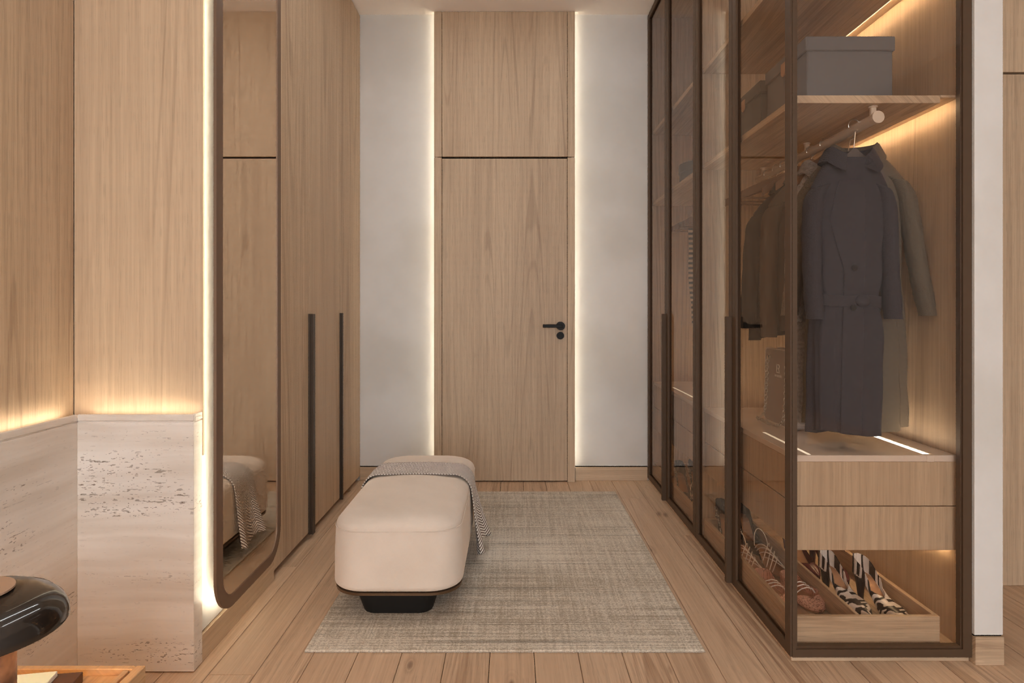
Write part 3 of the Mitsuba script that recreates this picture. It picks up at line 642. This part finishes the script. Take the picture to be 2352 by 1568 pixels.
# emblem: a tall L and R drawn as one mark
em = sg.box(-.016, -.0, -.0105, .036).union(sg.box(-.016, 0, .000, .005))
Rs = sg.box(-.007, .0305, .006, .036).union(sg.Point(.006, .0265).buffer(.0095).difference(sg.box(-.02, 0, .006, .06)).difference(sg.Point(.006, .0265).buffer(.0045))).union(sg.box(-.002, .0165, .006, .0215)).union(sg.Polygon([(.003, .018), (.009, .018), (.017, .0), (.0105, 0)])).union(sg.box(.0, .0, .017, .004))
mk = shapely.union_all([em, Rs]).buffer(.0)
m = trimesh.util.concatenate([extr(g, .0012) for g in (mk.geoms if hasattr(mk, 'geoms') else [mk])]); m.apply_translation([0, .208, .0502])
obj('lettering', cat(m, word('ENCHELSEE', .0095, 0, .191, True), word('LONDON'[:0] + '· · ·', .004, 0, .180)), 'print_white', HB, xf=hb, smooth=False, label='pale printed monogram and name')
for sx in (-.095, .095):
    g = trimesh.creation.torus(.0095, .0022, 24, 8); g.apply_translation([sx, .268, .0505]); obj('eyelet', g, 'chrome', HB, xf=hb)
def chain(path, step=.0125):
    p = np.asarray(path, float); s = np.r_[0, np.cumsum(np.linalg.norm(np.diff(p, axis=0), axis=1))]; out = []
    for k, d in enumerate(np.arange(0, s[-1], step)):
        c = np.array([np.interp(d, s, p[:, i]) for i in range(3)]); e = np.array([np.interp(min(d+.004, s[-1]), s, p[:, i]) for i in range(3)])
        t = e-c; t /= np.linalg.norm(t)+1e-9
        g = trimesh.creation.torus(.0062, .0014, 14, 6); g.apply_scale([1.35, 1, 1])
        n_ = np.array([0, 0, 1.0]) if abs(t[2]) < .8 else np.array([1.0, 0, 0]); a = np.cross(n_, t); a /= np.linalg.norm(a); b = np.cross(t, a)
        if k % 2: a, b = b, -a
        g.apply_transform(basis(t, a, b, c)); out.append(g)
    return out
# bag frame: x' = -y, y' = z, z' = -x ; chain hangs down the front face and lies in a heap on the stone
cp = [(-.095, .262, .056), (-.100, .20, .058), (-.105, .10, .059), (-.118, .03, .062), (-.135, .012, .070), (-.14, .008, .085), (-.11, .006, .090), (-.085, .006, .078), (-.06, .006, .092), (-.03, .006, .080), (0, .006, .095), (.03, .006, .082), (.065, .008, .074), (.085, .03, .064), (.092, .10, .060), (.095, .20, .058), (.095, .262, .056)]
obj('chain_strap', cat(*chain(cp)), 'chrome', HB, xf=hb, smooth=60, label='metal chain strap')

# ------------------------------------------------------------------ shoes
def shoe(kind, label, cat_, group, up_mat, sole_mat, L, hh, x, y, yaw, z, heel='block', wall=.055, w=.040, open_from=.10, open_to=.60, toe='point', heel_mat=None):
    """Local frame: heel at the origin, toe towards +x, z up; hh is the height of the heel seat."""
    t = thing(kind, label, cat_, group); xf = M4(x, y, z, yaw)
    def zsole(s):
        if hh < .03: return .006
        q = np.clip((s-.16)/.50, 0, 1); return .005+(hh-.005)*(1-(3*q*q-2*q**3)) if s > .16 else hh+(.16-s)*.03
    def width(s):
        base = np.interp(s, [0, .04, .12, .3, .48, .68, .82, .93, 1.0], [.012, .022, .028, .027, .030, .041, .034, .018, .003] if toe == 'point' else [.012, .024, .030, .030, .034, .042, .040, .028, .006]); return base*w/.041
    def height(s): return np.interp(s, [0, .1, .25, .45, .60, .75, .9, 1.0], [wall, wall*.95, wall*.72, .034, .040, .036, .024, .012])
    S = np.r_[0, .015, np.linspace(.04, .96, 34), .985, 1.0]; n = 25
    def ring(s, k, inner):
        zc = zsole(s); wd = width(s)-(.0028 if inner else 0); ht = height(s)-(.0022 if inner else 0)
        wd = max(wd, .0012)
        closed = s > open_to or s < 0
        blend = np.clip((s-open_to)/.14, 0, 1)
        top = (math.pi*.5+.15) + blend*(math.pi*.5-.15)
        if s < open_from: top = math.pi*.5+.15
        r = []
        for a in np.linspace(-top, top, n):       # a = 0 at the bottom
            ca, sa = math.cos(a), math.sin(a)
            if ca > 0: px, pz = wd*math.copysign(abs(sa)**.6, sa), (.0025 if inner else 0)+ (1-abs(ca)**.35)*.006
            else: px, pz = wd*math.copysign(abs(sa)**.8, sa), .006+(ht-.006)*abs(ca)**.55 if closed or blend > 0 else .006+(ht-.006)
            if blend <= 0 and ca <= 0: px, pz = wd*math.copysign(1, sa)*(1-.10*abs(ca)), .006+(ht-.006)*min(1, abs(ca)/.149)
            r.append((s*L, px, zc+pz))
        return r
    out = [ring(s, 0, False) for s in S]; inn_ = [ring(s, 0, True) for s in S]
    # the heel cup closes round the back
    v1, f1 = grid_mesh(out); v2, f2 = grid_mesh(inn_); k = len(v1); f = [f1, f2[:, ::-1]+k]
    for i in range(len(S)-1):
        for j in (0, n-1):
            a, b = i*n+j, (i+1)*n+j; f.append(np.array([[a, b, a+k], [b, b+k, a+k]]))
    hb_ = [i for i in range(n)]
    back = np.array(out[0]); c = len(v1)*2
    f.append(np.array([[0, i, i+1] for i in range(1, n-1)]))
    v = np.vstack([v1, v2]); uv = np.tile(np.c_[np.repeat(S, n), np.tile(np.linspace(0, 1, n), len(S))], (2, 1))
    obj('upper', trimesh.Trimesh(v, np.vstack(f), process=False), up_mat, t, xf=xf, smooth=True, uv=uv)
    # insole and sole
    rows = [[(s*L, -(width(s)-.003), zsole(s)+.0042), (s*L, width(s)-.003, zsole(s)+.0042), (s*L, width(s)-.003, zsole(s)+.0028), (s*L, -(width(s)-.003), zsole(s)+.0028)] for s in S[1:-1]]
    obj('insole', tm(grid_mesh(rows, closed_u=True)), 'insole_tan', t, xf=xf, smooth=30)
    rows = [[(s*L, -width(s)*.9, zsole(s)+.001), (s*L, width(s)*.9, zsole(s)+.001), (s*L, width(s)*.85, zsole(s)-.0045), (s*L, -width(s)*.85, zsole(s)-.0045)] for s in S]
    obj('sole', tm(grid_mesh(rows, closed_u=True)), sole_mat, t, xf=xf, smooth=30)
    if hh > .03:
        rows = []
        for q in np.linspace(0, 1, 8):
            zz = hh*(1-q); r0 = .021-.012*q**.7; cx = .024+.004*q
            rows.append([(cx+r0*math.cos(a)*(1.0), r0*math.sin(a)*.95, zz) for a in np.linspace(0, 2*math.pi, 16, endpoint=False)])
        v, f = grid_mesh(rows, closed_u=True); v = np.vstack([v, [.028, 0, 0]]); o = 7*16
        f = np.vstack([f, [[len(v)-1, o+(j+1) % 16, o+j] for j in range(16)]])
        mm = trimesh.Trimesh(v, f, process=False); mm.fix_normals()
        obj('heel', mm, heel_mat or sole_mat, t, xf=xf, smooth=40)
    return t, xf, zsole, width, height
TZ = .0485
shoe('high_heel', 'zebra striped high heel in the right lane, nearer the tray wall', 'shoe', 'zebra heels in the near tray', 'zebra_leather', 'black_leather', .245, .092, 1.262, 2.455, -74, TZ, wall=.064, open_to=.40)
shoe('high_heel', 'zebra striped high heel beside the middle rib of the tray', 'shoe', 'zebra heels in the near tray', 'zebra_leather', 'black_leather', .245, .092, 1.165, 2.515, -75, TZ, wall=.064, open_to=.40)
shoe('high_heel', 'burgundy high heel behind the zebra heels, nearer the tray wall', 'shoe', 'burgundy heels in the near tray', 'burgundy', 'burgundy', .24, .095, 1.245, 2.800, -78, TZ)
shoe('high_heel', 'burgundy high heel behind the zebra heels, nearer the middle rib', 'shoe', 'burgundy heels in the near tray', 'burgundy', 'burgundy', .24, .095, 1.160, 2.845, -80, TZ)
for i, (x, y, a) in enumerate(((1.052, 2.570, -86), (.962, 2.590, -89))):
    t, xf, *_ = shoe('ballet_flat', ('peach snakeskin flat with its toe towards the tray front', 'peach snakeskin flat closest to the glass door')[i], 'shoe', 'peach flats in the near tray', 'snake_leather', 'leather_tan', .255, .008, x, y, a, TZ, wall=.048, w=.044, toe='round', open_to=.66)
    for k, s in enumerate((.40, .50, .60)):
        p = [(s*.255, -.036, .030), (s*.255+.01, -.02, .050), (s*.255+.012, 0, .056), (s*.255+.01, .02, .050), (s*.255, .036, .030)]
        obj('strap', tube(p, .0022, 6), 'cord_white', t, xf=xf)
def cord_sandal(x, y, yaw, label, mat_='cord_white', grp='cord sandals in the near tray'):
    t = thing('cord_sandal', label, 'shoe', grp); xf = M4(x, y, TZ, yaw); L = .25
    S = np.linspace(0, 1, 30); wd = np.interp(S, [0, .05, .3, .65, .9, 1], [.010, .026, .027, .040, .026, .004])
    zz = np.where(S < .2, .05, .008+.042*(1-np.clip((S-.2)/.45, 0, 1))**1.6)
    rows = [[(s*L, -w_, z+.006), (s*L, w_, z+.006), (s*L, w_*.95, z), (s*L, -w_*.95, z)] for s, w_, z in zip(S, wd, zz)]
    obj('sole', tm(grid_mesh(rows, closed_u=True)), 'leather_tan', t, xf=xf, smooth=40)
    hl = [(.024, 0, .052), (.028, 0, .02), (.03, 0, 0)]
    obj('heel', tube(hl, [.018, .012, .009], 12), 'black_leather', t, xf=xf)
    curves = [[(.02, -.028, .055), (.0, -.02, .10), (-.012, 0, .118), (.0, .02, .10), (.02, .028, .055)]]
    for a, b, h_ in ((.12, .45, .075), (.20, .62, .070), (.30, .74, .060), (.42, .84, .045)):
        curves.append([(a*L, -.03, .055-.04*a), ((a+b)/2*L, -.008, h_), (b*L, .034, .018)])
        curves.append([(a*L, .03, .055-.04*a), ((a+b)/2*L, .008, h_+.003), (b*L, -.034, .018)])
    from scipy.interpolate import CubicSpline
    for c in curves:
        c = np.array(c); k = CubicSpline(np.linspace(0, 1, len(c)), c); obj('cord', tube(k(np.linspace(0, 1, 16)), .0019, 6), mat_, t, xf=xf)
cord_sandal(1.056, 2.848, -88, 'white cord sandal in the left lane behind the peach flats')
cord_sandal(.963, 2.845, -88, 'white cord sandal next to the glass door')
def beaded_heel(x, y, yaw, label, grp):
    t, xf, zs_, wf, hf = shoe('high_heel', label, 'shoe', grp, 'black_leather', 'black_leather', .24, .100, x, y, yaw, TZ, wall=.075)
    bs = []
    for k in range(46):
        s = rng.uniform(.03, .5); side = -1 if rng.random() < .7 else 1; q = rng.random()
        c = np.array([s*.24+rng.uniform(-.004, .004), side*(wf(s)+.001), zs_(s)+.012+q*(hf(s)-.018)])
        b = trimesh.creation.icosphere(1, rng.uniform(.0016, .0034)); b.apply_translation(c); bs.append(b)
    obj('beading', cat(*bs), 'silver_bead', t, xf=xf, smooth=True, label='scattered silver beading', kind='stuff')
beaded_heel(1.056, 3.100, -89, 'black heel with silver beading in the near bay, by the middle rib', 'beaded heels in the near tray')
beaded_heel(.963, 3.098, -89, 'black heel with silver beading in the near bay, by the glass', 'beaded heels in the near tray')
beaded_heel(1.050, 3.90, -89, 'black beaded heel in the far bay, by the middle rib', 'beaded heels in the far tray')
beaded_heel(.962, 3.87, -89, 'black beaded heel in the far bay, by the glass', 'beaded heels in the far tray')
cord_sandal(.985, 3.60, -86, 'white cord sandal in the far bay', grp='cord sandal in the far tray')

# ------------------------------------------------------------------ bedside table, lamp, books
NZ, NY = .400, 1.330
NX0, NX1 = -1.318, wp(335, NY)
NT = thing('bedside_table', 'low oak bedside table with a raised rim at the bottom left', 'bedside table')
obj('top', box(NX0, NX1-.0185, .70, NY-.0145, NZ-.034, NZ-.012), 'oak_table', NT, smooth=False, uv=seed())
obj('rear_panel', box(NX0, NX1-.0183, NY-.0140, NY, .0, NZ), 'oak_table', NT, smooth=False, uv=seed())
obj('side_panel', box(NX1-.018, NX1, .70, NY, .0, NZ), 'oak_table', NT, smooth=False, uv=seed())
obj('side_panel', box(NX0, NX0+.018, .70, NY-.0145, .0, NZ-.035), 'oak_table', NT, smooth=False, uv=seed())
obj('inner_rail', box(NX1-.036, NX1-.0245, .70, NY-.0150, NZ-.0115, NZ-.001), 'oak_table', NT, smooth=False, uv=seed())
obj('drawer_front', box(NX0+.02, NX1-.02, .702, .72, .05, NZ-.038), 'oak_table', NT, smooth=False, uv=seed())
LX, LY, LZ = -.825, 1.02, NZ-.0118
LP = thing('table_lamp', 'glossy black mushroom lamp on a veined stone stem at the left edge', 'lamp')
obj('stem', lathe([(0, 0), (.055, 0), (.055, .205), (.035, .215), (0, .215)], 48), 'lamp_stone', LP, xf=M4(LX, LY, LZ), smooth=40, label='brown veined stone stem')
RD = .125
dome = [(0, .288), (.05, .287), (.082, .282), (.104, .272), (.118, .258), (.124, .244), (RD, .232), (.1235, .2295), (.1215, .232), (.1205, .243), (.114, .256), (.100, .267), (.080, .2755), (.05, .280), (0, .281)]
obj('shade', lathe(dome, 64), 'lamp_gloss', LP, xf=M4(LX, LY, LZ), smooth=60, label='glossy black mushroom shade')
obj('cap_disc', lathe([(0, .2885), (.052, .2885), (.0535, .2895), (.0535, .2925), (.052, .2935), (0, .2935)], 48), 'lamp_disc', LP, xf=M4(LX, LY, LZ), smooth=40, label='brown disc on the shade')
b = lathe([(0, -.011), (.062, -.011), (.070, -.007), (.070, .007), (.062, .011), (0, .011)], 40); 
obj('bulb', b, 'white_paint', LP, xf=M4(LX, LY, LZ+.252), smooth=True, emitter=light(BULB), label='warm light disc under the shade')
def book(x, y, w, d, z, h, yaw, cm, label):
    t = thing('book', label, 'book'); xf = M4(x, y, z, yaw)
    obj('cover', cat(box(-w/2, w/2, -d/2, d/2, 0, .003, .001), box(-w/2, w/2, -d/2, d/2, h-.003, h, .001), box(w/2-.003, w/2, -d/2, d/2, 0, h, .001)), cm, t, xf=xf)
    obj('pages', box(-w/2+.004, w/2-.0031, -d/2+.004, d/2-.004, .0031, h-.0031, 0), 'paper', t, xf=xf)
book(-.900, 1.187, .17, .185, LZ+.0002, .020, 9, 'book_brown', 'dark brown book lying under the cream one')
book(-.912, 1.183, .12, .165, LZ+.0204, .010, 11, 'book_cream', 'cream book on top of the brown book by the lamp')
